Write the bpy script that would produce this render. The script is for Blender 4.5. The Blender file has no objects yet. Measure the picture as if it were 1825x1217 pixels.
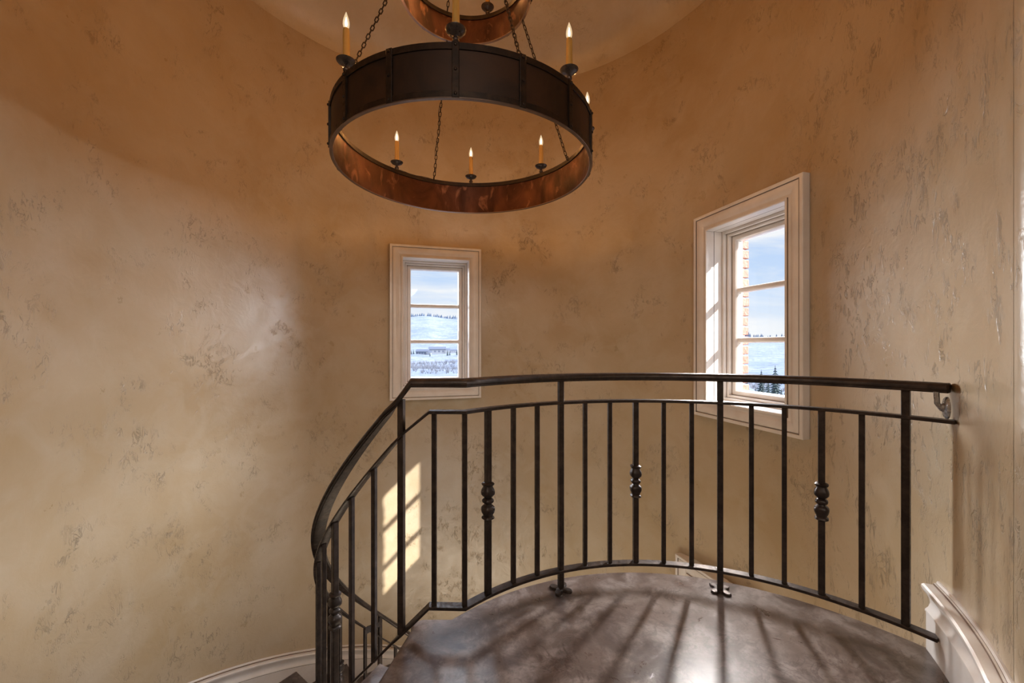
import bpy, bmesh, math, random
from math import sin, cos, pi, radians, hypot, atan2, sqrt, asin
from mathutils import Vector, Matrix, noise
random.seed(7)
S = bpy.context.scene
COL = S.collection
CAMH = 1.1
TC = Vector((-0.2592, 2.2739, 0))      # axis of the round tower
RW = 1.97                              # plaster radius
AX0 = atan2(-TC.y, -TC.x)              # direction from the tower axis to the viewer
ZSPR = 3.775                           # ceiling spring line

# ------------------------------------------------------------------ node helpers
class M:
    def __init__(s, name):
        s.m = bpy.data.materials.new(name); s.m.use_nodes = True
        s.nt = s.m.node_tree; s.n = s.nt.nodes; s.l = s.nt.links
        s.b = s.n['Principled BSDF']; s.out = s.n['Material Output']
    def node(s, t, **kw):
        n = s.n.new(t)
        for k, v in kw.items():
            if k in n.inputs.keys(): n.inputs[k].default_value = v
            else: setattr(n, k, v)
        return n
    def link(s, a, b): s.l.new(a, b)
    def coord(s, scale=(1, 1, 1), loc=(0, 0, 0)):
        t = s.node('ShaderNodeTexCoord'); mp = s.node('ShaderNodeMapping')
        mp.inputs['Scale'].default_value = scale; mp.inputs['Location'].default_value = loc
        s.link(t.outputs['Object'], mp.inputs[0]); return mp.outputs[0]
    def noise(s, vec, scale, detail=4, rough=.5, dist=0):
        n = s.node('ShaderNodeTexNoise'); n.inputs['Scale'].default_value = scale
        n.inputs['Detail'].default_value = detail; n.inputs['Roughness'].default_value = rough
        n.inputs['Distortion'].default_value = dist; s.link(vec, n.inputs['Vector']); return n.outputs['Fac']
    def ramp(s, fac, stops, interp='LINEAR'):
        r = s.node('ShaderNodeValToRGB'); e = r.color_ramp.elements; r.color_ramp.interpolation = interp
        while len(e) > 1: e.remove(e[-1])
        for i, (p, c) in enumerate(stops):
            x = e[0] if i == 0 else e.new(p)
            x.position = p; c = (c, c, c) if not isinstance(c, tuple) else c; x.color = (*c[:3], 1)
        s.link(fac, r.inputs[0]); return r.outputs[0]
    def math(s, op, a, b=None, clamp=False):
        n = s.node('ShaderNodeMath', operation=op); n.use_clamp = clamp
        for i, v in enumerate((a, b)):
            if v is None: continue
            if isinstance(v, (int, float)): n.inputs[i].default_value = v
            else: s.link(v, n.inputs[i])
        return n.outputs[0]
    def mix(s, fac, a, b, blend='MIX'):
        n = s.node('ShaderNodeMix', data_type='RGBA', blend_type=blend)
        for i, v in ((0, fac), (6, a), (7, b)):
            if isinstance(v, (int, float)): n.inputs[i].default_value = v
            elif isinstance(v, tuple): n.inputs[i].default_value = (*v[:3], 1)
            else: s.link(v, n.inputs[i])
        return n.outputs[2]
    def base(s, v):
        if isinstance(v, tuple): s.b.inputs['Base Color'].default_value = (*v, 1)
        else: s.link(v, s.b.inputs['Base Color'])
    def set(s, **kw):
        for k, v in kw.items(): s.b.inputs[k.replace('_', ' ')].default_value = v
    def bump(s, h, strength=.3, dist=.01, prev=None):
        n = s.node('ShaderNodeBump'); n.inputs['Strength'].default_value = strength; n.inputs['Distance'].default_value = dist
        s.link(h, n.inputs['Height'])
        if prev is not None: s.link(prev, n.inputs['Normal'])
        s.link(n.outputs[0], s.b.inputs['Normal']); return n.outputs[0]

def plaster(name, tint=(1, 1, 1), strong=1.0):
    """hand-trowelled plaster: cloudy glaze, patches of curled crack lines and shallow relief"""
    m = M(name)
    v = m.coord(); vz = m.coord((1, 1, .45))
    c1 = m.noise(v, 1.3, 5, .55, .4); c2 = m.noise(v, 4.5, 6, .6, .5)
    a = tuple(x*t for x, t in zip((.515, .41, .278), tint)); b = tuple(x*t for x, t in zip((.43, .312, .175), tint))
    c = tuple(x*t for x, t in zip((.565, .48, .36), tint))
    base = m.mix(m.ramp(c1, [(.35, 0.), (.68, 1.)]), b, a)
    base = m.mix(m.math('MULTIPLY', m.ramp(c2, [(.45, 0.), (.75, 1.)]), .5), base, c)
    # thin contour-like squiggles, only inside patches
    q = m.noise(vz, 10, 4, .55, 1.4)
    line = m.math('ABSOLUTE', m.math('SUBTRACT', q, .5))
    line = m.ramp(line, [(0., 1.), (.010, .8), (.022, 0.)])
    q2 = m.noise(vz, 23, 3, .6, 1.0)
    line2 = m.ramp(m.math('ABSOLUTE', m.math('SUBTRACT', q2, .47)), [(0., 1.), (.014, .7), (.03, 0.)])
    patch = m.ramp(m.noise(v, 3.1, 5, .65, .6), [(.52, 0.), (.64, 1.)])
    brk = m.ramp(m.noise(v, 15, 2, .5), [(.44, 0.), (.54, 1.)])
    lines = m.math('MULTIPLY', m.math('MAXIMUM', line, line2), m.math('MULTIPLY', patch, brk))
    # the right side was worked with long downward drags: more and deeper vertical marks
    sx = m.node('ShaderNodeSeparateXYZ'); m.link(v, sx.inputs[0])
    side = m.math('MULTIPLY', m.ramp(m.math('MULTIPLY', sx.outputs['Y'], .25), [(.50, 1.), (.66, 0.)]), m.ramp(sx.outputs['X'], [(.4, 0.), (.8, 1.)]))
    vd = m.coord((1, 1, .40))
    q3 = m.noise(vd, 21, 4, .6, 1.3)
    l3 = m.ramp(m.math('ABSOLUTE', m.math('SUBTRACT', q3, .5)), [(0., 1.), (.022, .9), (.045, 0.)])
    p3 = m.ramp(m.noise(v, 4.2, 5, .6, .8), [(.47, 0.), (.57, 1.)])
    b3 = m.ramp(m.noise(vd, 24, 2, .5), [(.47, 0.), (.54, 1.)])
    l3 = m.math('MULTIPLY', m.math('MULTIPLY', l3, p3), m.math('MULTIPLY', b3, side))
    lines = m.math('MAXIMUM', lines, l3)
    smear = m.math('MULTIPLY', m.ramp(m.noise(vz, 17, 6, .75, .8), [(.54, 0.), (.70, 1.)]), patch)
    dark = tuple(x*.42 for x in b)
    base = m.mix(m.math('MULTIPLY', smear, .16*strong), base, tuple(x*.62 for x in b))
    base = m.mix(m.math('MULTIPLY', lines, .62*strong), base, dark)
    m.base(base); m.set(Roughness=.40)
    m.b.inputs['Specular IOR Level'].default_value = .75
    m.link(m.ramp(m.noise(v, 7, 5, .6), [(.3, .27), (.7, .42)]), m.b.inputs['Roughness'])
    m.set(Coat_Weight=.35, Coat_Roughness=.34)
    h = m.math('SUBTRACT', m.math('MULTIPLY', m.noise(v, 9, 5, .55, .5), .8), m.math('MULTIPLY', lines, .55))
    h = m.math('SUBTRACT', h, m.math('MULTIPLY', smear, .12))
    m.bump(h, .55, .010)
    return m.m

def iron(name, col=(.030, .021, .017), hi=(.075, .052, .04), rough=.42):
    m = M(name); v = m.coord()
    n = m.noise(v, 22, 5, .65, .3)
    m.base(m.mix(m.ramp(n, [(.42, 0.), (.75, 1.)]), col, hi))
    m.set(Metallic=.55, Roughness=rough)
    m.link(m.ramp(m.noise(v, 60, 4, .6), [(.3, rough-.12), (.7, rough+.15)]), m.b.inputs['Roughness'])
    m.bump(m.noise(v, 90, 3, .6), .25, .002)
    return m.m

MAT = {}
MAT['plaster'] = plaster('trowelled_plaster')
MAT['ceiling'] = plaster('ceiling_plaster', (1.02, 1.06, 1.12), .4)
MAT['hall'] = plaster('hall_plaster', (1.05, 1.08, 1.14), .7)
MAT['iron'] = iron('wrought_iron')
MAT['bronze'] = iron('dark_bronze', (.018, .010, .006), (.045, .024, .012), .5)
MAT['pan'] = iron('drip_pan_steel', (.045, .034, .03), (.12, .09, .075), .33)

def copper():
    m = M('mottled_copper'); v = m.coord(); vz = m.coord((1, 1, .5))
    n = m.noise(vz, 5, 6, .62, 1.2)
    c = m.mix(m.ramp(n, [(.35, 0.), (.6, 1.)]), (.030, .011, .007), (.095, .036, .020))
    c = m.mix(m.ramp(m.noise(vz, 9, 5, .6, 1.5), [(.58, 0.), (.72, 1.)]), c, (.26, .125, .075))
    m.base(c); m.set(Metallic=.75, Roughness=.4)
    m.link(m.ramp(m.noise(v, 12, 4, .6), [(.3, .30), (.7, .55)]), m.b.inputs['Roughness'])
    m.bump(m.noise(v, 14, 4, .6), .15, .004); return m.m
MAT['copper'] = copper()
def panel():
    m = M('rust_panel'); v = m.coord()
    n = m.noise(v, 4, 6, .6, .8)
    m.base(m.mix(m.ramp(n, [(.35, 0.), (.65, 1.)]), (.014, .0075, .0045), (.045, .019, .008)))
    m.set(Metallic=.4, Roughness=.55); m.bump(m.noise(v, 45, 4, .6), .2, .002); return m.m
MAT['panel'] = panel()
def rim():
    m = M('worn_rim'); v = m.coord()
    m.base(m.mix(m.noise(v, 12, 4, .6), (.10, .065, .05), (.26, .19, .15))); m.set(Metallic=.8, Roughness=.35); return m.m
MAT['rim'] = rim()

def paint():
    m = M('glossy_cream_paint'); v = m.coord()
    n = m.noise(v, 6, 5, .6, .3)
    m.base(m.mix(m.ramp(n, [(.4, 0.), (.8, 1.)]), (.80, .75, .70), (.70, .63, .56)))
    m.set(Roughness=.28); m.bump(m.noise(v, 30, 3), .05, .002)
    # colour goes umber in the creases
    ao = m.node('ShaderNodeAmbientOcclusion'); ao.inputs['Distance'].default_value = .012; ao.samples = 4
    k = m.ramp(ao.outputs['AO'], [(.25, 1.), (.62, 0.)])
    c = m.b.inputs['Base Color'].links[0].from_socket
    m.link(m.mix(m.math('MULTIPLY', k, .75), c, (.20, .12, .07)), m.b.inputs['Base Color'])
    return m.m
MAT['paint'] = paint()
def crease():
    m = M('umber_crease'); m.base((.16, .10, .06)); m.set(Roughness=.5); return m.m  # umber colour for the groove faces of the mouldings
MAT['crease'] = crease()

def stone(name='brown_travertine'):
    m = M(name); v = m.coord((1, 1, 1))
    c1 = m.noise(v, 1.9, 9, .66, .7); c2 = m.noise(v, 7, 9, .72, .5); c3 = m.noise(v, 30, 6, .7, .6)
    c = m.mix(m.ramp(c1, [(.34, 0.), (.64, 1.)]), (.040, .026, .022), (.150, .112, .096))
    c = m.mix(m.math('MULTIPLY', m.ramp(c2, [(.46, 0.), (.60, 1.)]), .75), c, (.25, .205, .185))
    c4 = m.noise(v, 19, 7, .7, 1.6)
    c = m.mix(m.math('MULTIPLY', m.ramp(c4, [(.50, 0.), (.62, 1.)]), .55), c, (.060, .038, .032))
    vein = m.ramp(m.math('ABSOLUTE', m.math('SUBTRACT', m.noise(v, 5.5, 6, .62, 1.8), .5)), [(0., 1.), (.012, .6), (.03, 0.)])
    veinm = m.ramp(m.noise(v, 4, 3, .5), [(.48, 0.), (.6, 1.)])
    c = m.mix(m.math('MULTIPLY', m.math('MULTIPLY', vein, veinm), .8), c, (.055, .03, .024))
    pit = m.ramp(c3, [(.56, 0.), (.66, 1.)])
    c = m.mix(m.math('MULTIPLY', pit, .5), c, (.07, .045, .038))
    m.base(c)
    m.link(m.ramp(c2, [(.3, .25), (.75, .42)]), m.b.inputs['Roughness'])
    m.b.inputs['Specular IOR Level'].default_value = .6
    m.bump(m.math('SUBTRACT', m.math('MULTIPLY', c1, .5), m.math('MULTIPLY', pit, .15)), .22, .006)
    return m.m
MAT['stone'] = stone()

def wax():
    m = M('amber_candle_wax'); v = m.coord((1, 1, .35))
    n = m.noise(v, 70, 4, .6, .5)
    m.base(m.mix(n, (.42, .22, .045), (.58, .34, .09))); m.set(Roughness=.45)
    m.b.inputs['Subsurface Weight'].default_value = .15; m.b.inputs['Subsurface Radius'].default_value = (.01, .006, .003)
    m.bump(n, .4, .003); return m.m
MAT['wax'] = wax()
def bulb():
    m = M('flame_bulb_glow')
    lw = m.node('ShaderNodeLayerWeight'); lw.inputs[0].default_value = .4
    e = m.node('ShaderNodeEmission'); t = m.node('ShaderNodeBsdfTransparent'); mx = m.node('ShaderNodeMixShader')
    c = m.ramp(lw.outputs['Facing'], [(0., (1., .80, .50)), (.7, (1., .66, .36)), (1., (1., .85, .66))])
    m.link(c, e.inputs[0]); m.link(m.ramp(lw.outputs['Facing'], [(0., .98), (.6, .85), (.85, 1.), (1., 1.)]), e.inputs[1])
    m.link(m.ramp(lw.outputs['Facing'], [(0., .7), (.6, .7), (1., .95)]), mx.inputs[0])
    m.link(t.outputs[0], mx.inputs[1]); m.link(e.outputs[0], mx.inputs[2]); m.link(mx.outputs[0], m.out.inputs[0]); return m.m
def core():
    m = M('glowing_filament'); e = m.node('ShaderNodeEmission'); e.inputs[0].default_value = (1., .70, .40, 1); e.inputs[1].default_value = 30
    m.link(e.outputs[0], m.out.inputs[0]); return m.m
MAT['core'] = core()
BULB = 60.0
MAT['bulb'] = bulb()
def glass():
    m = M('window_glass')
    t = m.node('ShaderNodeBsdfTransparent'); t.inputs[0].default_value = (.97, .985, 1, 1)
    g = m.node('ShaderNodeBsdfGlossy'); g.inputs['Roughness'].default_value = .02
    ge = m.node('ShaderNodeNewGeometry'); dp = m.node('ShaderNodeVectorMath', operation='DOT_PRODUCT')
    m.link(ge.outputs['Normal'], dp.inputs[0]); m.link(ge.outputs['Incoming'], dp.inputs[1])
    k = m.math('SUBTRACT', 1., m.math('ABSOLUTE', dp.outputs['Value']))
    f = m.math('ADD', m.math('MULTIPLY', m.math('POWER', k, 5.), .9), .03)
    mx = m.node('ShaderNodeMixShader'); m.link(f, mx.inputs[0]); m.link(t.outputs[0], mx.inputs[1]); m.link(g.outputs[0], mx.inputs[2])
    m.link(mx.outputs[0], m.out.inputs[0]); return m.m
MAT['glass'] = glass()
def brick():
    m = M('weathered_brick'); v = m.coord()
    n = m.noise(v, 9, 4, .6)
    m.base(m.mix(n, (.20, .07, .045), (.34, .17, .12))); m.set(Roughness=.85); m.bump(m.noise(v, 40, 4), .6, .01); return m.m
MAT['brick'] = brick()
def mortar():
    m = M('grey_mortar'); v = m.coord(); m.base(m.mix(m.noise(v, 30), (.16, .14, .13), (.24, .21, .19))); m.set(Roughness=.9); return m.m
MAT['mortar'] = mortar()
def land():
    m = M('snow_dusted_land'); v = m.coord((1, 1, 3))
    a = m.noise(v, .012, 8, .65, .4); b = m.noise(v, .12, 6, .7, .8); d = m.noise(v, .9, 5, .7)
    c = m.mix(m.ramp(a, [(.40, 0.), (.60, 1.)]), (.20, .245, .35), (.33, .36, .44))
    c = m.mix(m.ramp(b, [(.47, 0.), (.60, 1.)]), c, (.17, .195, .25))
    c = m.mix(m.math('MULTIPLY', m.ramp(d, [(.5, 0.), (.62, 1.)]), .65), c, (.12, .135, .16))
    m.base(c); m.set(Roughness=.95); m.b.inputs['Specular IOR Level'].default_value = .1; return m.m
MAT['land'] = land()
def flat(name, c, c2, sc=8, rough=.8):
    m = M(name); m.base(m.mix(m.noise(m.coord(), sc), c, c2)); m.set(Roughness=rough); return m.m
MAT['needles'] = flat('conifer_needles', (.035, .058, .062), (.075, .105, .105), 6)  # blue-grey haze is mixed into the needle colour
MAT['bark'] = flat('bark', (.06, .05, .045), (.10, .085, .08))
MAT['farwall'] = flat('far_house_wall', (.20, .22, .26), (.28, .30, .34))
MAT['farroof'] = flat('far_house_roof', (.09, .11, .17), (.13, .15, .20))
MAT['chrome'] = iron('polished_steel', (.35, .34, .34), (.55, .54, .53), .25)

# ------------------------------------------------------------------ object helpers
def link(o, parent=None):
    COL.objects.link(o)
    if parent is not None: o.parent = parent
    return o
def mesh(name, bm, mats, parent=None, smooth=True, angle=35):
    me = bpy.data.meshes.new(name)
    bmesh.ops.recalc_face_normals(bm, faces=bm.faces[:]) if bm.faces else None
    if smooth:
        for f in bm.faces: f.smooth = True
        for e in bm.edges:
            if len(e.link_faces) == 2 and e.calc_face_angle(0) > radians(angle): e.smooth = False
    bm.to_mesh(me); bm.free()
    for k in (mats if isinstance(mats, (list, tuple)) else [mats]): me.materials.append(MAT[k] if isinstance(k, str) else k)
    return link(bpy.data.objects.new(name, me), parent)
def empty(name, loc=(0, 0, 0), parent=None):
    o = bpy.data.objects.new(name, None); o.location = loc; o.empty_display_size = .1; return link(o, parent)
def tag(o, label=None, cat=None, group=None, kind=None):
    for k, v in (('label', label), ('category', cat), ('group', group), ('kind', kind)):
        if v: o[k] = v
    return o
def struct(o, label, cat): return tag(o, label, cat, kind='structure')

def bridge(bm, rings, closed_ring=True, closed_path=False, caps=True, dark=()):
    vs = [[bm.verts.new(p) for p in r] for r in rings]
    n = len(rings[0]); L = len(vs)
    for i in range(L if closed_path else L-1):
        a, b = vs[i], vs[(i+1) % L]
        for j in range(n if closed_ring else n-1):
            k = (j+1) % n; f = bm.faces.new((a[j], a[k], b[k], b[j]))
            if j in dark: f.material_index = 1
    if caps and closed_ring and not closed_path:
        bm.faces.new(vs[0][::-1]); bm.faces.new(vs[-1])
    return vs
def sweep(bm, prof, path, closed=False, dark=()):
    """prof: (side, up) points; path: 3-D points. section planes stay vertical"""
    rings = []; n = len(path)
    for i, p in enumerate(path):
        a = path[(i-1) % n] if (closed or i > 0) else p
        b = path[(i+1) % n] if (closed or i < n-1) else p
        d1 = Vector((p[0]-a[0], p[1]-a[1])); d2 = Vector((b[0]-p[0], b[1]-p[1]))
        if d1.length < 1e-9: d1 = d2
        if d2.length < 1e-9: d2 = d1
        d1.normalize(); d2.normalize(); t = (d1+d2).normalized()
        k = 1/max(.5, t.dot(d1)); s = Vector((t.y, -t.x))*k
        rings.append([(p[0]+s.x*u, p[1]+s.y*u, p[2]+w) for u, w in prof])
    bridge(bm, rings, True, closed, dark=dark)
def box(bm, c, sx, sy, sz, rot=0, R=None):
    m = Matrix.Translation(c) @ (R if R is not None else Matrix.Rotation(rot, 4, 'Z')) @ Matrix.Diagonal((sx, sy, sz, 1))
    return bmesh.ops.create_cube(bm, size=1, matrix=m)['verts']
def lathe(bm, prof, c=(0, 0, 0), seg=20, sq=0):
    rings = []
    for r, z in prof:
        ring = []
        for i in range(seg):
            a = 2*pi*i/seg
            k = 1 if not sq else (abs(cos(a))**sq+abs(sin(a))**sq)**(-1/sq)
            ring.append((c[0]+r*k*cos(a), c[1]+r*k*sin(a), c[2]+z))
        rings.append(ring)
    bridge(bm, rings)
def tube(bm, path, r, seg=8, closed=False):
    path = [Vector(p) for p in path]; n = len(path); rings = []; up = Vector((0, 0, 1)); prev = None
    for i, p in enumerate(path):
        a = path[(i-1) % n] if (closed or i > 0) else p
        b = path[(i+1) % n] if (closed or i < n-1) else p
        t = (b-a).normalized()
        if prev is None: prev = (up if abs(t.z) < .9 else Vector((1, 0, 0)))
        x = (prev - t*prev.dot(t)).normalized(); y = t.cross(x); prev = x
        rings.append([tuple(p+(x*cos(2*pi*j/seg)+y*sin(2*pi*j/seg))*r) for j in range(seg)])
    bridge(bm, rings, True, closed)
def pol(r, ang, z=0): return (TC.x+r*cos(ang), TC.y+r*sin(ang), z)
def phi(r, d, z=0): return pol(r, AX0-radians(d), z)     # d degrees clockwise from the landing side

# ------------------------------------------------------------------ tower wall with window openings
# windows: bearing of outward normal, top of casing
WINS = [(105.35, 1.1+.989), (15.02, 1.1+.989), (20.0, -.606)]
RC, CW, CH = 1.862, .9035, 1.53       # casing face distance, casing width and height
CAS = .125
A_R = radians(-39.25)                 # right end of the round wall
HX1, HX0, HY = 1.267, -.95, -3.2      # hall extents
A_L = atan2(-sqrt(RW**2-(HX0-TC.x)**2), HX0-TC.x)   # left end
ZB = -3.65
def wall_shell(R, ho, z0, z1, name, mat, zt=None, a0=None, a1=None):
    a0 = A_R if a0 is None else a0; a1 = (A_L+2*pi) if a1 is None else a1
    angs = set(); zs = {z0, z1}
    holes = []
    for az, top in WINS:
        h = asin((CW/2-CAS+ho)/R); b = radians(az); holes.append((b-h, b+h, top-CH+CAS-ho, top-CAS+ho))
        angs |= {round(b-h, 6), round(b+h, 6)}; zs |= {round(top-CH+CAS-ho, 6), round(top-CAS+ho, 6)}
    n = 150
    for i in range(n+1): angs.add(round(a0+(a1-a0)*i/n, 6))
    z = z0
    while z < z1: zs.add(round(z, 6)); z += .25
    angs = sorted(a for a in angs if a0-1e-6 <= a <= a1+1e-6); zs = sorted(zs)
    bm = bmesh.new(); grid = {}
    def v(i, j):
        if (i, j) not in grid: grid[i, j] = bm.verts.new(pol(R, angs[i], zs[j]))
        return grid[i, j]
    for i in range(len(angs)-1):
        for j in range(len(zs)-1):
            ca = (angs[i]+angs[i+1])/2; cz = (zs[j]+zs[j+1])/2
            if any(h[0] < ca < h[1] and h[2] < cz < h[3] for h in holes): continue
            bm.faces.new((v(i, j), v(i+1, j), v(i+1, j+1), v(i, j+1)))
    return mesh(name, bm, mat, angle=60)
struct(wall_shell(RW, .035, ZB, ZSPR, 'wall_tower', 'plaster'), 'curved tan trowelled plaster wall of the stair tower', 'wall')
struct(wall_shell(2.185, -.045, ZB-.4, ZSPR+.1, 'wall_exterior', 'mortar'), 'outer brick skin of the tower around the windows', 'wall')
# header over the opening to the hall
bm = bmesh.new()
rng = [A_L+2*pi + (A_R+2*pi-A_L-2*pi)*i/24 for i in range(25)]
HZ = 2.75
bridge(bm, [[pol(RW, a, HZ), pol(RW, a, ZSPR), pol(RW+.2, a, ZSPR), pol(RW+.2, a, HZ)] for a in rng])
struct(mesh('wall_header', bm, 'plaster', angle=60), 'plaster wall above the opening between hall and tower', 'wall')
# shallow domed ceiling
bm = bmesh.new(); rings = []
for k in range(9):
    t = k/8*radians(80); rr = RW*cos(t) if k else RW
    rings.append([pol(max(rr, .02), 2*pi*i/96, ZSPR+.50*sin(t)/sin(radians(80))) for i in range(96)])
vs = bridge(bm, rings, caps=False); bm.faces.new(vs[-1])
bridge(bm, [[pol(RW+.25, 2*pi*i/96, ZSPR) for i in range(96)], [pol(RW-.001, 2*pi*i/96, ZSPR) for i in range(96)]], caps=False)
vv = [bm.verts.new(pol(RW+.25, 2*pi*i/96, ZSPR+.62)) for i in range(96)]; bm.faces.new(vv)
ww = [bm.verts.new(pol(RW+.25, 2*pi*i/96, ZSPR)) for i in range(96)]
for i in range(96): bm.faces.new((ww[i], ww[(i+1) % 96], vv[(i+1) % 96], vv[i]))
struct(mesh('ceiling', bm, 'ceiling', angle=60), 'shallow domed plaster ceiling above the chandelier', 'ceiling')
# hall behind the viewer
def quad(name, pts, mat, label, cat):
    bm = bmesh.new(); bm.faces.new([bm.verts.new(p) for p in pts]); return struct(mesh(name, bm, mat, smooth=False), label, cat)
yR = TC.y+RW*sin(A_R); yL = TC.y+RW*sin(A_L)
bm = bmesh.new()   # right hall wall with a soft rounded corner where it leaves the round wall
pr = []
t1 = Vector((-cos(A_R+pi/2), -sin(A_R+pi/2))); c0 = Vector((HX1, yR))
rr_ = .05
p_in = c0; 
for k in range(7):
    s_ = k/6; d = t1.lerp(Vector((0, -1)), s_).normalized(); pr.append(c0.copy()); c0 = c0+d*rr_/6*1.0
pr += [Vector((c0.x, HY))]
bridge(bm, [[(p.x, p.y, 0), (p.x, p.y, HZ), (p.x+.15, p.y, HZ), (p.x+.15, p.y, 0)] for p in pr])
struct(mesh('wall_right', bm, 'hall', angle=50), 'pale plaster hall wall at the right edge with rounded corner', 'wall')
HXR = pr[-1].x
quad('wall_left', [(HX0, yL, -.3), (HX0, HY, -.3), (HX0, HY, HZ), (HX0, yL, HZ)], 'hall', 'plaster hall wall left of the viewer', 'wall')
quad('wall_back', [(HX0, HY, 0), (HXR, HY, 0), (HXR, HY, HZ), (HX0, HY, HZ)], 'hall', 'plaster hall wall behind the viewer', 'wall')
bm = bmesh.new()
pts = [(HX0-.1, HY-.1), (HXR+.1, HY-.1), (HXR+.1, yR)] + [pol(RW+.1, AX0+radians(44-(44+27+6)*i/20))[:2] for i in range(21)] 
bm.faces.new([bm.verts.new((x, y, HZ)) for x, y in pts[:3]+[pol(RW+.12, A_R-(A_R-A_L)*i/20)[:2] for i in range(21)]])
struct(mesh('ceiling_hall', bm, 'ceiling', smooth=False), 'plaster ceiling of the hall behind the viewer', 'ceiling')

# ------------------------------------------------------------------ landing floor and stairs
LC = Vector((.572, .832)); RL = 1.057; RS = 1.148
P0 = 17.3; DP = 12.86; RISE = .1826
out = []
a_end = atan2(1.482-LC.y, 1.503-LC.x)-radians(3); a_st = atan2(1.638-LC.y, -.241-LC.x)
for i in range(49): 
    a = a_end+(a_st-a_end)*i/48; out.append((LC.x+RS*cos(a), LC.y+RS*sin(a)))
out += [(-.300, 1.640), (-.360, 1.640), (-.385, 1.625), (-.397, 1.598)]
out += [phi(r, P0)[:2] for r in (.70, .9, 1.2, 1.5, 1.8, 2.02)]
out += [phi(2.02, d)[:2] for d in (20, 23, 26.5)]
out += [(HX0-.12, yL), (HX0-.12, HY), (HXR+.1, HY), (HXR+.1, yR-.06)]
for i in range(8):
    a = A_R+(radians(-25)-A_R)*i/7; out.append(pol(RW+.05, a)[:2])
def slab(bm, pts, z1, z0, bev=.012):
    n = len(pts); c = []
    for i, p in enumerate(pts):
        a = Vector(pts[i-1]); b = Vector(pts[(i+1) % n]); p = Vector(p)
        d = (b-a).normalized(); s = Vector((-d.y, d.x)); c.append(p+s*bev)     # inset for a rounded edge
    top = [(q.x, q.y, z1) for q in c]; mid = [(p[0], p[1], z1-bev) for p in pts]
    m2 = [(p[0]+(q.x-p[0])*.3, p[1]+(q.y-p[1])*.3, z1-bev*.3) for p, q in zip(pts, c)]
    bridge(bm, [top, m2, mid, [(p[0], p[1], z0) for p in pts]])
bm = bmesh.new(); slab(bm, out, 0, -.05)
struct(mesh('floor', bm, 'stone', angle=50), 'polished brown travertine landing floor with a curved front edge', 'floor')
bm = bmesh.new()
ins = [(LC.x+(x-LC.x)*.975, LC.y+(y-LC.y)*.975) for x, y in out]
slab(bm, ins, -.05, -.28, .001)
struct(mesh('trim_landing', bm, 'plaster', angle=50), 'plaster underside and fascia carrying the landing', 'fascia')
stair = empty('staircase', (TC.x, TC.y, 0)); struct(stair, 'brown stone winding staircase descending left around the tower', 'staircase')
NT = 19
for k in range(1, NT+1):
    a0, a1 = P0+DP*(k-1)-1.5, P0+DP*k
    z = -RISE*k
    n = 6; pts = [Vector(phi(.69, a0+(a1-a0)*i/n, 0))[:2] for i in range(n+1)] + [Vector(phi(1.975, a1+(a0-a1)*i/n, 0))[:2] for i in range(n+1)]
    bm = bmesh.new(); slab(bm, pts[::-1] if False else pts, z, z-.04, .006)
    for v_ in bm.verts: v_.co -= Vector((TC.x, TC.y, 0))
    mesh('tread', bm, 'stone', stair, angle=50)
    bm = bmesh.new()
    r0, r1 = phi(.70, P0+DP*(k-1)+.8), phi(1.975, P0+DP*(k-1)+.4)
    q0, q1 = phi(.70, P0+DP*k), phi(1.975, P0+DP*k)
    zz0 = z-.04; 
    lo = [(r0[0], r0[1], z-.22), (r1[0], r1[1], z-.22), (q1[0], q1[1], z-.32), (q0[0], q0[1], z-.32)]
    hi = [(r0[0], r0[1], z-.04), (r1[0], r1[1], z-.04), (q1[0], q1[1], z-.04), (q0[0], q0[1], z-.04)]
    bridge(bm, [lo, hi])
    for v_ in bm.verts: v_.co -= Vector((TC.x, TC.y, 0))
    mesh('riser', bm, 'plaster', stair, smooth=False)
bm = bmesh.new(); bm.faces.new([bm.verts.new(pol(RW+.2, 2*pi*i/64, ZB)) for i in range(64)])
struct(mesh('floor_lower', bm, 'stone', smooth=False), 'stone floor at the foot of the tower', 'floor')

# ------------------------------------------------------------------ skirtings
# (protrusion from wall, height)
SK = [(0, .252), (.007, .252), (.010, .244), (.011, .243), (.017, .243), (.018, .2365), (.044, .2365), (.050, .232), (.051, .225), (.046, .212), (.036, .200),
      (.028, .184), (.026, .170), (.031, .155), (.040, .144), (.0405, .139), (.034, .1385), (.034, .1350), (.037, .1345), (.037, 0), (0, 0)]
bm = bmesh.new()
path = [pol(RW, radians(-24.4)+(A_R-radians(-24.4))*i/16, 0) for i in range(17)] + [(p.x, p.y, 0) for p in pr[1:]]
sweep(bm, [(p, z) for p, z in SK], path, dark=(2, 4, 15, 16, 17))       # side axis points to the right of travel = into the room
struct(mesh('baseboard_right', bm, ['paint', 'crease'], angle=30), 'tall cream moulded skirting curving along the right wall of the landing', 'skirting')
bm = bmesh.new()
SKS = [(p, z-.10) for p, z in SK[:-2]] + [(.037, -.30), (0, -.30)]
path = [phi(RW, 27.5+(262-27.5)*i/110, -.0142*(27.5-P0+(262-27.5)*i/110)) for i in range(111)]
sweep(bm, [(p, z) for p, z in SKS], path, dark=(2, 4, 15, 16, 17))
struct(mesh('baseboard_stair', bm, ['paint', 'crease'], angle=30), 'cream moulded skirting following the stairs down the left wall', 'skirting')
bm = bmesh.new(); sweep(bm, [(-p, z) for p, z in SK[::-1]], [(HX0, HY, 0), (HX0, yL-.02, 0)][::-1] if False else [(HX0, yL-.05, 0), (HX0, HY, 0)])
for v_ in bm.verts: v_.co.x = HX0 + abs(v_.co.x-HX0)
struct(mesh('baseboard_left', bm, 'paint', angle=30), 'cream moulded skirting on the hall wall left of the viewer', 'skirting')

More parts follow.
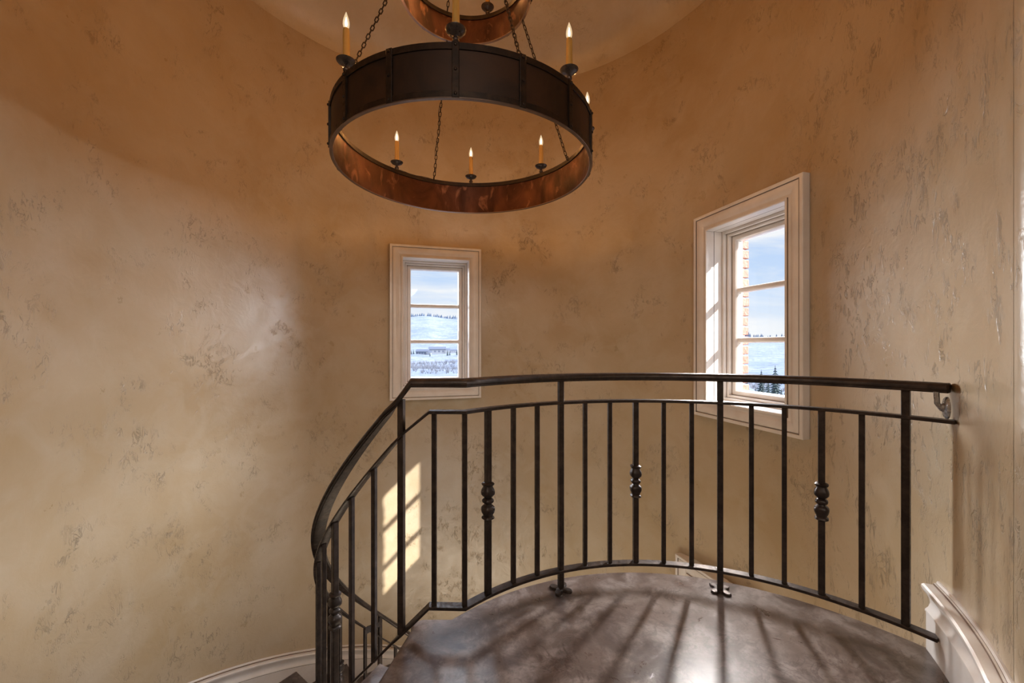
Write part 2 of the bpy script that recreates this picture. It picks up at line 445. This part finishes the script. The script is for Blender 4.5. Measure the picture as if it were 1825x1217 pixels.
# ------------------------------------------------------------------ windows
def frame_ring(bm, w, h, prof, dark=()):
    """mitred rectangular moulding. prof: (inset from outer edge, depth n). local x=width, y=depth outward, z=up, centre at 0"""
    P = []
    for sx, sz in ((-1, -1), (1, -1), (1, 1), (-1, 1)):
        P.append([(sx*(w/2-i), d, sz*(h/2-i)) for i, d in prof])
    bridge(bm, P, True, True, dark=dark)
def make_window(idx, az, top, label):
    n = Vector((cos(radians(az)), sin(radians(az)), 0))
    c = TC + n*RC + Vector((0, 0, top-CH/2))
    root = empty('window_%d' % idx, c); root.rotation_euler = (0, 0, radians(az)-pi/2)
    struct(root, label, 'window')
    back = sqrt(RW**2-(CW/2)**2)-RC+.03
    bm = bmesh.new()
    frame_ring(bm, CW, CH, [(0, back), (0, .004), (.003, 0), (.020, 0), (.0235, .004), (.0245, .012), (.028, .012), (.030, .007), (.040, .004), (.062, .008), (.085, .018),
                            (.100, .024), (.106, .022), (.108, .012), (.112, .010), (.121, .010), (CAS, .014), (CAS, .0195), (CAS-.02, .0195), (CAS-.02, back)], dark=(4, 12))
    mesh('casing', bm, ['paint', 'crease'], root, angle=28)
    ow, oh = CW-2*CAS, CH-2*CAS
    bm = bmesh.new()      # jamb boards with a dark-coloured groove
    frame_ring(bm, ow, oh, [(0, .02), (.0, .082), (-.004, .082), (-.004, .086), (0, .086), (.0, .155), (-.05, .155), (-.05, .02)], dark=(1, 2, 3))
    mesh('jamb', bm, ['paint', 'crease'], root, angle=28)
    bm = bmesh.new()
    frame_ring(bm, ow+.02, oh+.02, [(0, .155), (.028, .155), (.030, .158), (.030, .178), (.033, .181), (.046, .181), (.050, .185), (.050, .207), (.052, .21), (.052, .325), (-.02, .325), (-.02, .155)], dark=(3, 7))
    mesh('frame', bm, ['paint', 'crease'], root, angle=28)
    bm = bmesh.new()
    frame_ring(bm, ow-.084, oh-.084, [(0, .214), (.003, .212), (.030, .212), (.036, .222), (.039, .236), (.039, .270), (0, .270)])
    sash = mesh('sash', bm, 'paint', root, angle=28)
    gw, gh = ow-.16, oh-.16
    for s in (-1, 1):
        bm = bmesh.new(); pf = [(-.020, .238), (-.016, .228), (-.007, .223), (.007, .223), (.016, .228), (.020, .238), (.020, .262), (-.020, .262)]
        bridge(bm, [[(x, d, s*gh/6+z) for z, d in pf] for x in (-gw/2-.002, gw/2+.002)])
        mesh('muntin', bm, 'paint', root, angle=28)
    bm = bmesh.new(); bm.faces.new([bm.verts.new((x, .250, z)) for x, z in ((-gw/2-.003, -gh/2-.003), (gw/2+.003, -gh/2-.003), (gw/2+.003, gh/2+.003), (-gw/2-.003, gh/2+.003))])
    mesh('pane', bm, 'glass', root, smooth=False)
    # brick reveal outside
    bm = bmesh.new(); rnd = random.Random(idx)
    k = 0; z = -oh/2-.02
    while z < oh/2+.02:
        for s in (-1, 1):
            L = (.10 if k % 2 else .2); j = rnd.uniform(-.006, .006)
            vs_ = box(bm, (s*(ow/2-.055+L/2+j), .30+.02, z+.033), L, .07, .062)
        z += .073; k += 1
    x = -ow/2
    while x < ow/2: 
        box(bm, (x+.04, .32, oh/2+.06), .066, .07, .2); box(bm, (x+.04, .325, -oh/2-.0), .066, .09, .06); x += .075
    bmesh.ops.bevel(bm, geom=bm.edges[:], offset=.004, segments=1, affect='EDGES')
    mesh('brick_surround', bm, 'brick', root, smooth=False)
    # hidden ring around the opening keeps the light out of the cavity
    bm = bmesh.new()
    frame_ring(bm, ow+.3, oh+.3, [(0, .28), (.13, .28), (.13, .31), (0, .31)])
    mesh('cavity_stop', bm, 'mortar', root, smooth=False)
make_window(1, WINS[0][0], WINS[0][1], 'cream cased narrow window in the middle of the wall, snowy hill behind its panes')
make_window(2, WINS[1][0], WINS[1][1], 'cream cased window on the right wall with a sunlit deep reveal')
make_window(3, WINS[2][0], WINS[2][1], 'lower cream cased window partly seen below the landing edge')

# ------------------------------------------------------------------ iron railing
SL = .0142; RH = .745
def landing_pt(a): return Vector((LC.x+RL*cos(a), LC.y+RL*sin(a)))
a_wall_mid = atan2(1.362-LC.y, 1.486-LC.x)
a_bot_end = atan2(1.393-LC.y, 1.458-LC.x)
a_kink = radians(135.6)
def rail_path(z, kink, aend, dend=255, corner=(-.320, 1.576)):
    P = [(*landing_pt(aend+(a_kink-aend)*i/40), z) for i in range(41)]
    P.append((corner[0], corner[1], z))
    d = kink+(5.5 if corner[0] > -.35 else 5.0)
    while d <= dend:
        P.append(phi(RH, d, z-SL*(d-kink))); d += 3.0
    return P
KB, KH = 13.0, 15.4
rail = empty('stair_railing', (LC.x, LC.y+RL, 0))
tag(rail, 'dark wrought iron railing curving around the landing and down the stairs', 'railing')
RO = Vector(rail.location)
def rp(name, bm, mat, parent=rail, **k):
    for v_ in bm.verts: v_.co -= RO
    return mesh(name, bm, mat, parent, **k)
HP = [(-.024, 0), (-.024, .006), (-.027, .008), (-.028, .016), (-.025, .024), (-.018, .029), (-.008, .031), (.008, .031), (.018, .029), (.025, .024), (.028, .016), (.027, .008), (.024, .006), (.024, 0),
      (.017, 0), (.017, -.003), (-.017, -.003), (-.017, 0)]
bm = bmesh.new(); sweep(bm, [(u*1.12, w+.941) for u, w in HP], rail_path(0, KH, a_wall_mid+radians(.9), 255, (-.392, 1.578))); rp('handrail', bm, 'iron', angle=35)
def flat_prof(w, z0, z1, c=.0015): return [(-w/2, z0+c), (-w/2, z1-c), (-w/2+c, z1), (w/2-c, z1), (w/2, z1-c), (w/2, z0+c), (w/2-c, z0), (-w/2+c, z0)]
bm = bmesh.new(); sweep(bm, flat_prof(.040, .836, .848), rail_path(0, KB, a_wall_mid)); rp('middle_rail', bm, 'iron')
bm = bmesh.new(); sweep(bm, flat_prof(.038, .084, .096), rail_path(0, KB, a_bot_end)); rp('bottom_rail', bm, 'iron')
def bar(bm, x, y, z0, z1, s, rot, c=.002):
    h = s/2
    pr_ = [(-h, -h+c), (-h, h-c), (-h+c, h), (h-c, h), (h, h-c), (h, -h+c), (h-c, -h), (-h+c, -h)]
    ring = lambda z: [(x+u*cos(rot)-w*sin(rot), y+u*sin(rot)+w*cos(rot), z) for u, w in pr_]
    bridge(bm, [ring(z0), ring(z1)])
KN = [(.010, 0), (.019, .001), (.0235, .005), (.0225, .010), (.0175, .014), (.0185, .020), (.0235, .030), (.0255, .040), (.0245, .049), (.019, .056), (.0135, .060), (.0125, .063),
      (.0165, .066), (.0205, .070), (.0215, .075)]
KN = KN + [(r, .150-z) for r, z in KN[-2::-1]]
def foot(bm, x, y, rot):
    N = 48; rr_ = []
    for i in range(N):
        a = 2*pi*i/N; k = abs(cos(2*a)); t = (a/(pi/2)) % 1; t = min(t, 1-t)      # 0 on the lobe axis
        r = .024 + .033*max(0, 1-t/.34)**.55*(1-.16*math.exp(-(t/.05)**2))
        rr_.append((r*cos(a+rot), r*sin(a+rot)))
    rg = lambda k, z: [(x+u*k, y+w*k, z) for u, w in rr_]
    bridge(bm, [rg(1, 0), rg(1, .008), rg(.94, .011), rg(.55, .013)])
def baluster(kind, x, y, rot, zb, zm, zh=None, footed=False):
    # zb top of bottom rail, zm underside of middle rail, zh underside of handrail
    s = {'plain': .0185, 'knuckle': .0235, 'post': .0235}[kind]
    bm = bmesh.new(); bar(bm, x, y, (0.006 if footed else zb-.006), (zh if zh else zm+.004), s, rot)
    if kind != 'post': pass
    o = rp('post' if kind == 'post' else 'baluster', bm, 'iron')
    if kind == 'knuckle':
        zc = zb-.096+.395
        bm = bmesh.new(); lathe(bm, [(r, z) for r, z in KN], (0, 0, 0), 24, 3.2)
        bmesh.ops.rotate(bm, verts=bm.verts, cent=(0, 0, 0), matrix=Matrix.Rotation(rot, 3, 'Z')); bmesh.ops.translate(bm, verts=bm.verts, vec=(x, y, zc))
        k = rp('knuckle', bm, 'iron', o, angle=50)
    if footed:
        bm = bmesh.new(); foot(bm, x, y, rot+pi/4); rp('foot_plate', bm, 'iron', o)
land = [139.6, 135.6, 129.3, 122.4, 115.9, 109.5, 103.0, 96.5, 89.9, 83.0, 76.4, 70.0, 63.4, 56.9, 50.1, 43.4, 36.8]
kinds = {2: 'knuckle', 8: 'knuckle', 14: 'knuckle', 5: 'post', 11: 'post', 16: 'post'}
for i, a in enumerate(land):
    a_ = radians(a); p = landing_pt(a_); rot = a_+pi/2
    if i == 0: p = Vector((-.301, 1.575)); rot = 0.0
    if i == 1: rot = radians(200)
    k = kinds.get(i, 'plain')
    baluster(k, p.x, p.y, rot, .096, .836, .941 if k == 'post' else None, footed=(i in (5, 11)))
d = 19.0; j = 0
while d < 250:
    k = {0: 'post', 3: 'knuckle'}.get(j % 6, 'plain')
    q = phi(RH, d); rot = AX0-radians(d)+pi/2
    zb = .096-SL*(d-KB); zm = .836-SL*(d-KB); zh = .941-SL*(d-KH)+.004
    baluster(k, q[0], q[1], rot, zb, zm, zh if k == 'post' else None)
    d += 9.32; j += 1
# wall bracket under the handrail end
aw = atan2(1.362-TC.y, 1.486-TC.x); wn = Vector((-cos(aw), -sin(aw), 0)); wp = Vector((1.486, 1.362, .888))+Vector((-.012, .012, 0))
bm = bmesh.new()
Rm = Matrix.Translation(wp+wn*.002) @ wn.to_track_quat('Z', 'Y').to_matrix().to_4x4()
def xf(bm0, mtx):
    for v_ in bm0.verts: v_.co = mtx @ v_.co
b2 = bmesh.new(); lathe(b2, [(.030, 0), (.030, .004), (.026, .008), (.012, .011), (.008, .020), (.003, .022)], seg=24)
for v_ in b2.verts: v_.co.y *= 1.25; v_.co.x *= .8
xf(b2, Rm); wb = rp('wall_bracket', b2, 'chrome'); wb['label'] = 'bright steel handrail bracket on the wall'
bm = bmesh.new(); tube(bm, [wp+wn*.008, wp+wn*.020+Vector((0, 0, .0)), wp+wn*.028+Vector((0, 0, .014)), wp+wn*.030+Vector((0, 0, .053))], .008, 10)
rp('bracket_arm', bm, 'chrome', wb)
# small gusset plate fixed to the middle rail further down the flight
q = phi(RH-.03, 119.5); zz = .842-SL*(119.5-KB)
bm = bmesh.new()
d1 = Vector((.97, .24, 0)); pl = Vector((q[0], q[1], zz))
tri = [Vector((0, 0, -.045)), Vector((0, 0, .0)), Vector((.075, 0, .018)), Vector((.075, 0, -.012))]
for s in (0,): bridge(bm, [[tuple(pl+d1*t.x+Vector((0, 0, t.z))) for t in tri], [tuple(pl+d1*t.x+Vector((0, 0, t.z))+Vector((.006, .012, 0))) for t in tri]])
rp('gusset_plate', bm, 'iron', smooth=False)

# ------------------------------------------------------------------ chandelier
ZL0, ZL1, R1 = 2.0615, 2.2777, .6955
ZU0, ZU1, R2 = 3.044, 3.225, .366
ch = empty('chandelier', (TC.x, TC.y, ZL0)); tag(ch, 'large two tier dark bronze ring chandelier with lit candle bulbs hanging on chains', 'chandelier')
CO = Vector(ch.location)
def cp(name, bm, mat, parent=ch, **k):
    for v_ in bm.verts: v_.co -= CO
    return mesh(name, bm, mat, parent, **k)
def hoop(bm, ri, ro, z0, z1, c=.001, seg=128):
    pr_ = [(ri, z0+c), (ri, z1-c), (ri+c, z1), (ro-c, z1), (ro, z1-c), (ro, z0+c), (ro-c, z0), (ri+c, z0)]
    bridge(bm, [[pol(r, 2*pi*i/seg, z) for r, z in pr_] for i in range(seg)], True, True)
def ringset(R, z0, z1, strips, off, lo, panels):
    bm = bmesh.new(); seg = 128       # sheet: rust outside, copper inside
    pr_ = [(R-.010, z0+.004), (R-.010, z1-.004), (R-.006, z1-.004), (R-.006, z0+.004)]
    vs = bridge(bm, [[pol(r, 2*pi*i/seg, z) for r, z in pr_] for i in range(seg)], True, True)
    bm.faces.ensure_lookup_table()
    for f in bm.faces:
        c = f.calc_center_median(); n = f.normal
        f.normal_update()
        if hypot(c.x-TC.x, c.y-TC.y) < R-.0088: f.material_index = 1
    cp('band_%s' % lo if False else 'ring_band', bm, ['panel', 'copper'])
    bm = bmesh.new(); hoop(bm, R-.006, R, z1-.027, z1); cp('upper_hoop', bm, 'bronze')
    bm = bmesh.new(); hoop(bm, R-.016, R-.010, z1-.026, z1); cp('inner_hoop', bm, 'bronze')
    bm = bmesh.new(); hoop(bm, R-.006, R, z0+.002, z0+.028); cp('lower_hoop', bm, 'bronze')
    bm = bmesh.new(); hoop(bm, R-.016, R+.0005, z0-.002, z0+.003); r_ = cp('rim', bm, 'rim'); r_['label'] = 'worn bright lower rim'
    for k in range(strips):
        d = off+360/strips*k; w = .028 if R > .5 else .022; dw = math.degrees(w/2/R)
        bm = bmesh.new()
        pts = [(R-.006, -dw), (R+.0035, -dw), (R+.0045, -dw*.85), (R+.0045, dw*.85), (R+.0035, dw), (R-.006, dw)]
        bridge(bm, [[phi(r, d+a, z) for r, a in pts] for z in (z0+.001, z1-.001)])
        st = cp('strap', bm, 'bronze', smooth=False)
        for z in (z0+.014, (z0+z1)/2, z1-.013):
            bm = bmesh.new(); lathe(bm, [(.0065, 0), (.0062, .003), (.0045, .0055), (.001, .0065)], seg=10)
            a = AX0-radians(d); o = Vector((cos(a), sin(a), 0)); xf(bm, Matrix.Translation(Vector(phi(R+.004, d, z))) @ o.to_track_quat('Z', 'Y').to_matrix().to_4x4())
            cp('rivet', bm, 'bronze', st)
OFF = 3.2
CANDLE = 9.0
ringset(R1, ZL0, ZL1, 16, OFF, 'lower', True)
ringset(R2, ZU0, ZU1, 8, OFF+20-22.5, 'upper', True)
def candle(R, d, zt, sc=1):
    x, y, _ = phi(R-.007, d)
    bm = bmesh.new()
    lathe(bm, [(.009, -.02), (.009, .004), (.012, .006), (.0135, .012), (.012, .018), (.008, .021), (.0075, .026), (.012, .030), (.022, .034), (.034, .041), (.0405, .049), (.0412, .051), (.0395, .051), (.030, .044), (.018, .0415), (.002, .041)], (x, y, zt), 24)
    pan = cp('drip_pan', bm, 'pan', angle=50)
    bm = bmesh.new(); rings = []; rnd = random.Random(int(d*10)); H = .150
    for i in range(13):
        t = i/12; ring = []
        for j2 in range(20):
            a = 2*pi*j2/20; r = .0152-.0022*t+.0010*sin(3*a+rnd.random()*.4+t*2)+.0006*sin(7*a+t*9)
            if i == 12: r *= .86
            ring.append((x+r*cos(a), y+r*sin(a), zt+.042+t*H-(.002 if i == 12 else 0)))
        rings.append(ring)
    bridge(bm, rings); cd = cp('candle', bm, 'wax', angle=60)
    bm = bmesh.new()
    lathe(bm, [(.0085, 0), (.0105, .004), (.0132, .014), (.0140, .023), (.0130, .034), (.0103, .046), (.0065, .058), (.0030, .068), (.0008, .074)], (x, y, zt+.042+H-.003), 20)
    b_ = cp('flame_bulb', bm, 'bulb', cd, angle=80); b_['label'] = 'glowing flame shaped bulb'
    bm = bmesh.new(); lathe(bm, [(.001, 0), (.0042, .005), (.0052, .012), (.0042, .022), (.0022, .032), (.0006, .040)], (x, y, zt+.042+H+.008), 12)
    cp('filament', bm, 'core', cd)
    pt = bpy.data.lights.new('bulb_light', 'POINT'); pt.energy = CANDLE; pt.color = (1., .43, .12); pt.shadow_soft_size = .006
    po = bpy.data.objects.new('bulb_light', pt); po.location = (x, y, zt+.042+H+.052); link(po)
for k in range(8): candle(R1, OFF+45*k, ZL1)
for k in range(4): candle(R2, 203+90*k, ZU1)
def chain(p, q, name='chain', pitch=.0265, w=.0028, L=.036, W=.019):
    p, q = Vector(p), Vector(q); n = max(2, round((q-p).length/pitch)); t = (q-p).normalized()
    x = t.cross(Vector((.3, .9, .2))).normalized(); y = t.cross(x); bm = bmesh.new()
    for i in range(n):
        c = p+(q-p)*((i+.5)/n); a = radians(42) if i % 2 else radians(42+90); s = x*cos(a)+y*sin(a); path = []
        hl = L/2-W/2
        for k in range(6): b = pi*k/5; path.append(c+t*(hl+sin(b)*(W/2-w))+s*cos(b)*(W/2-w))
        for k in range(6): b = pi+pi*k/5; path.append(c+t*(-hl+sin(b)*(W/2-w))+s*cos(b)*(W/2-w))
        tube(bm, path, w, 6, True)
    cp(name, bm, 'bronze', angle=80)
HUB = 3.86
for k in range(4):
    d = OFF-22.5+90*k
    chain(phi(R1-.02, d, ZL1-.008), phi(R2-.008, d, ZU0-.006))
    chain(phi(R2-.014, d, ZU1-.004), phi(.02, d, HUB))
    bm = bmesh.new(); tube(bm, [phi(R1-.012, d, ZL1-.004), phi(R1-.013, d, ZL1+.012), phi(R1-.022, d, ZL1+.014), phi(R1-.028, d, ZL1+.004), phi(R1-.024, d, ZL1-.008), phi(R1-.014, d, ZL1-.012)], .0028, 6); cp('hook', bm, 'bronze')
chain((TC.x, TC.y, HUB+.02), (TC.x, TC.y, 4.25))
bm = bmesh.new(); lathe(bm, [(.002, -.012), (.024, -.008), (.030, 0), (.024, .010), (.008, .016), (.006, .03)], (TC.x, TC.y, HUB)); cp('hub', bm, 'bronze')
bm = bmesh.new(); lathe(bm, [(.006, -.06), (.02, -.055), (.055, -.03), (.07, -.01), (.072, .012)], (TC.x, TC.y, 4.262)); cp('canopy', bm, 'bronze')
bm = bmesh.new()
a = Vector(phi(R1-.02, OFF+157.5, ZL1+.006)); b = Vector(phi(R2-.004, OFF+157.5, ZU0+.01)); pts = []
for i in range(25):
    t = i/24; pts.append(a.lerp(b, t)+Vector((.010*sin(t*22), .004*cos(t*17), .0)))
pre = [Vector(phi(R1-.008, OFF+135+22.5*i/8, ZL1+.003+.003*sin(i*1.3))) for i in range(9)]
tube(bm, pre+pts, .0017, 6); cp('wire', bm, 'iron')

# ------------------------------------------------------------------ outside: snowy land, ridge, houses, trees
def ss(a, b, x):
    t = max(0, min(1, (x-a)/(b-a))); return t*t*(3-2*t)
def ground(r, az):      # az: degrees clockwise from straight ahead
    x, y = r*sin(radians(az)), r*cos(radians(az))
    z = -7-14*ss(20, 400, r)
    ridge = 3.75-2.9*ss(-2, 20, az)+.15*sin(az*.9)-.7*ss(-14, -30, az)
    nz = noise.noise(Vector((x*.0016, y*.0016, 0)))*.5+noise.noise(Vector((x*.006, y*.006, 3)))*.18
    z += (2900*math.tan(radians(ridge))+21+nz*38)*ss(1050, 2900, r)
    z += noise.noise(Vector((x*.012, y*.012, 5)))*5*ss(40, 200, r)+noise.noise(Vector((x*.05, y*.05, 9)))*1.0*ss(20, 60, r)
    return z-90*ss(3000, 4600, r)
bm = bmesh.new(); rs = [8*1.062**i for i in range(108)]; azs = [-80+i*.9 for i in range(190)]
G = [[bm.verts.new((r*sin(radians(a)), r*cos(radians(a)), ground(r, a))) for a in azs] for r in rs]
for i in range(len(rs)-1):
    for j in range(len(azs)-1): bm.faces.new((G[i][j], G[i+1][j], G[i+1][j+1], G[i][j+1]))
struct(mesh('ground', bm, 'land', angle=180), 'snow dusted valley floor and long hill seen through the windows', 'land')
def conifer(r, az, h, label, group=None, seed=0):
    x, y = r*sin(radians(az)), r*cos(radians(az)); z = ground(r, az)
    rnd = random.Random(seed); t = empty('conifer_tree', (x, y, z)); tag(t, label, 'tree', group)
    bm = bmesh.new(); lathe(bm, [(h*.03, -.3), (h*.022, h*.3), (h*.006, h*.97)], seg=8); mesh('trunk', bm, 'bark', t)
    bm = bmesh.new()
    L = 13
    for k in range(L):
        f = k/(L-1); z0 = h*(.10+.86*f); R = h*.24*(1-f)**.85+.05
        n = 11; st = rnd.random()*6
        for i in range(n):
            a = st+2*pi*i/n+rnd.uniform(-.15, .15); rr_ = R*rnd.uniform(.7, 1.1); dz = -rr_*.28
            tip = bm.verts.new((rr_*cos(a), rr_*sin(a), z0+dz)); w = .30*R
            l1 = bm.verts.new((rr_*.5*cos(a)-w*sin(a)*.6, rr_*.5*sin(a)+w*cos(a)*.6, z0+dz*.4)); l2 = bm.verts.new((rr_*.5*cos(a)+w*sin(a)*.6, rr_*.5*sin(a)-w*cos(a)*.6, z0+dz*.4))
            up = bm.verts.new((0, 0, z0+h*.055)); lo = bm.verts.new((rr_*.35*cos(a), rr_*.35*sin(a), z0+dz*.9))
            bm.faces.new((up, l1, tip)); bm.faces.new((up, tip, l2)); bm.faces.new((lo, tip, l1)); bm.faces.new((lo, l2, tip))
    mesh('foliage', bm, 'needles', t, smooth=False)
# trees low in the right window
spots = [(30.0, 70, 3.6), (30.9, 62, 3.6), (31.5, 88, 5.0), (32.2, 66, 4.4), (32.9, 78, 5.6), (33.5, 60, 3.6), (29.4, 95, 4.6), (34.3, 72, 5.0)]
for i, (a_, r_, h_) in enumerate(spots):
    conifer(r_, a_, h_, 'small dark conifer low behind the right window pane', 'conifers beyond the right window', i)
spots = [(-7.7, 930, 13), (-8.7, 930, 10), (-9.0, 900, 14), (-13.6, 900, 12), (-13.9, 860, 10), (-11.4, 820, 9)]
for i, (a_, r_, h_) in enumerate(spots):
    conifer(r_, a_, h_, 'tiny conifer beside the far houses in the left window', 'conifers by the far houses', 20+i)
# sparse pines on the ridge line: nobody could count them
bm = bmesh.new(); rnd = random.Random(3)
for i in range(420):
    az = rnd.uniform(-20, -2) if i < 330 else rnd.uniform(24, 38); r = rnd.uniform(2750, 2930); x, y = r*sin(radians(az)), r*cos(radians(az)); z = ground(r, az); h = rnd.uniform(14, 30)
    vs_ = [bm.verts.new((x+cos(k*1.256)*h*.3, y+sin(k*1.256)*h*.3, z-2)) for k in range(5)]; tp = bm.verts.new((x, y, z+h))
    for k in range(5): bm.faces.new((vs_[k], vs_[(k+1) % 5], tp))
tag(mesh('ridge_pines', bm, flat('hazy_pines', (.07, .10, .16), (.11, .15, .22)), smooth=False), 'thin line of dark pines along the distant ridge', 'trees', kind='stuff')  # distance haze is put into the pine colour
def house(r, az, w, d, h, label, rot):
    x, y = r*sin(radians(az)), r*cos(radians(az)); z = ground(r, az)
    t = empty('house', (x, y, z)); t.rotation_euler = (0, 0, rot); tag(t, label, 'house', 'far houses in the valley')
    bm = bmesh.new(); box(bm, (0, 0, h/2-1), w, d, h+2); box(bm, (w*.55, -d*.1, h*.35-1), w*.5, d*.8, h*.7+2); mesh('house_wall', bm, 'farwall', t, smooth=False)
    bm = bmesh.new()
    for cx, ww, dd, zz in ((0, w, d, h), (w*.55, w*.5, d*.8, h*.7)):
        bridge(bm, [[(cx+s*ww*.55, -dd*.58, zz-.3), (cx+s*ww*.55, 0, zz+dd*.3), (cx+s*ww*.55, dd*.58, zz-.3)] for s in (-1, 1)])
    mesh('roof', bm, 'farroof', t, smooth=False)
    bm = bmesh.new()
    for k in range(4): box(bm, (-w*.38+k*w*.25, -d/2-.05, h*.5), w*.14, .1, h*.4)
    mesh('house_window', bm, 'farroof', t, smooth=False)
house(1060, -10.4, 40, 22, 11, 'wide grey house with a dark blue roof in the valley', .15)
house(960, -12.4, 26, 16, 8, 'smaller grey house left of the wide house in the valley', -.2)
house(1120, -8.2, 18, 12, 8, 'small far shed right of the wide house in the valley', .3)
# bare snowy brush just below the left window, and a leaning branch beyond the right one
for nm, az0, az1, r0_, r1_, cnt, hh, lab in (('brush', -16, -5, 260, 520, 600, 5, 'tangle of pale bare brush low in the left window'), ('brush', 28, 36, 110, 260, 300, 2.0, 'pale bare brush around the conifers outside the right window')):
    bm = bmesh.new(); rnd = random.Random(5)
    for i in range(cnt):
        az = rnd.uniform(az0, az1); r = rnd.uniform(r0_, r1_); x, y = r*sin(radians(az)), r*cos(radians(az)); z = ground(r, az); h = hh*rnd.uniform(.5, 1.2)
        for k in range(9):
            a = rnd.uniform(0, 6.28); dx, dy = cos(a)*h*rnd.uniform(.2, .6), sin(a)*h*rnd.uniform(.2, .6); w = .1
            v4 = [bm.verts.new((x-w, y, z-.2)), bm.verts.new((x+w, y, z-.2)), bm.verts.new((x+dx, y+dy, z+h*rnd.uniform(.5, 1)))]; bm.faces.new(v4)
    tag(mesh(nm, bm, flat('brush_twigs', (.16, .17, .20), (.26, .27, .31)), smooth=False), lab, 'brush', kind='stuff')

# ------------------------------------------------------------------ sky
W = bpy.data.worlds.new('sky'); S.world = W; W.use_nodes = True; nt = W.node_tree; N = nt.nodes; Lk = nt.links
bg = N['Background']; tc = N.new('ShaderNodeTexCoord'); sep = N.new('ShaderNodeSeparateXYZ'); Lk.new(tc.outputs['Generated'], sep.inputs[0])
mp = N.new('ShaderNodeMapping'); mp.inputs['Scale'].default_value = (1, 1, 4.5); Lk.new(tc.outputs['Generated'], mp.inputs[0])
nz = N.new('ShaderNodeTexNoise'); nz.inputs['Scale'].default_value = 2.6; nz.inputs['Detail'].default_value = 7; nz.inputs['Roughness'].default_value = .58; nz.inputs['Distortion'].default_value = .5; Lk.new(mp.outputs[0], nz.inputs[0])
def wr(fac, stops):
    r = N.new('ShaderNodeValToRGB'); e = r.color_ramp.elements
    while len(e) > 1: e.remove(e[-1])
    for i, (p, c) in enumerate(stops):
        x = e[0] if i == 0 else e.new(p); x.position = p; x.color = (*c, 1)
    Lk.new(fac, r.inputs[0]); return r.outputs[0]
sky = wr(sep.outputs['Z'], [(0., (.88, .94, 1.)), (.08, (.74, .85, 1.)), (.16, (.60, .76, 1.)), (.35, (.40, .60, .95)), (1., (.25, .45, .85))])
cl = wr(nz.outputs['Fac'], [(.42, (0, 0, 0)), (.62, (1, 1, 1))])
mx = N.new('ShaderNodeMix'); mx.data_type = 'RGBA'; Lk.new(cl, mx.inputs[0]); Lk.new(sky, mx.inputs[6]); mx.inputs[7].default_value = (.97, .985, 1., 1)
Lk.new(mx.outputs[2], bg.inputs[0])
stn = wr(sep.outputs['Z'], [(0., (.33, .33, .33)), (.30, (.33, .33, .33)), (.5, (.8, .8, .8)), (1., (1, 1, 1))])
mu = N.new('ShaderNodeMath'); mu.operation = 'MULTIPLY'; Lk.new(stn, mu.inputs[0]); mu.inputs[1].default_value = 3.0; Lk.new(mu.outputs[0], bg.inputs[1])

# ------------------------------------------------------------------ lights
def lamp(name, typ, loc, energy, color, toward=None, **kw):
    l = bpy.data.lights.new(name, typ); l.energy = energy; l.color = color
    for k, v in kw.items(): setattr(l, k, v)
    o = bpy.data.objects.new(name, l); o.location = loc
    if toward is not None: o.rotation_euler = (Vector(toward)-Vector(loc)).to_track_quat('-Z', 'Y').to_euler()
    return link(o)
te = .66; sv = Vector((.917, -.399, te)).normalized()
lamp('sun', 'SUN', sv*30, 11.0, (1., .95, .88), toward=(0, 0, 0), angle=radians(.55))
# added lamp for sun glancing off the glossy left reveal of the right window
lamp('reveal_bounce', 'AREA', (1.50, 3.000, 1.22), 9.5, (1., .96, .93), toward=(.62, 1.45, 0.), shape='RECTANGLE', size=.09, size_y=.9, spread=radians(62))
# added area lamps outside the upper windows stand in for broad sky light
lamp('low_sky_fill_right', 'AREA', (1.54+.966*4.2, 2.76+.259*4.2, 2.5), 1900, (.93, .95, 1.), toward=(1.6, 2.78, 1.3), shape='RECTANGLE', size=3.0, size_y=2.2)
lamp('low_sky_fill_left', 'AREA', (-3.0, 7.35, 2.0), 620, (.95, .97, 1.), toward=(-.75, 4.1, 1.35), shape='RECTANGLE', size=1.3, size_y=1.2)
lamp('high_sky_fill_right', 'AREA', (1.54+.966*1.9, 2.76+.259*1.9, 3.0), 200, (.86, .93, 1.), toward=(1.6, 2.78, 1.3), shape='RECTANGLE', size=1.5, size_y=1.2)
lamp('high_sky_fill_left', 'AREA', (-.75-.265*1.9, 4.07+.964*1.9, 3.0), 150, (.80, .89, 1.), toward=(-.75, 4.1, 1.3), shape='RECTANGLE', size=1.5, size_y=1.2)
lamp('hall_fill', 'AREA', (.15, -1.2, 2.6), 44, (1., .93, .84), toward=(.0, .6, .9), shape='DISK', size=1.3)  # unseen fill lamp added behind the viewer
lamp('stair_fill', 'POINT', (TC.x+.1, TC.y-.1, -2.3), 55, (1., .86, .66), shadow_soft_size=.45)  # unseen fill lamp added to brighten the lower wall

# ------------------------------------------------------------------ camera
cam = bpy.data.cameras.new('camera'); co = link(bpy.data.objects.new('camera', cam)); co.location = (0, 0, CAMH); co.rotation_euler = (pi/2, 0, 0)
cam.sensor_width = 36; cam.lens = 725.2/1825*36; cam.shift_y = 6.6/1825; cam.clip_start = .02; cam.clip_end = 9000
S.camera = co
S.view_settings.view_transform = 'Standard'; S.view_settings.look = 'None'; S.view_settings.exposure = 0
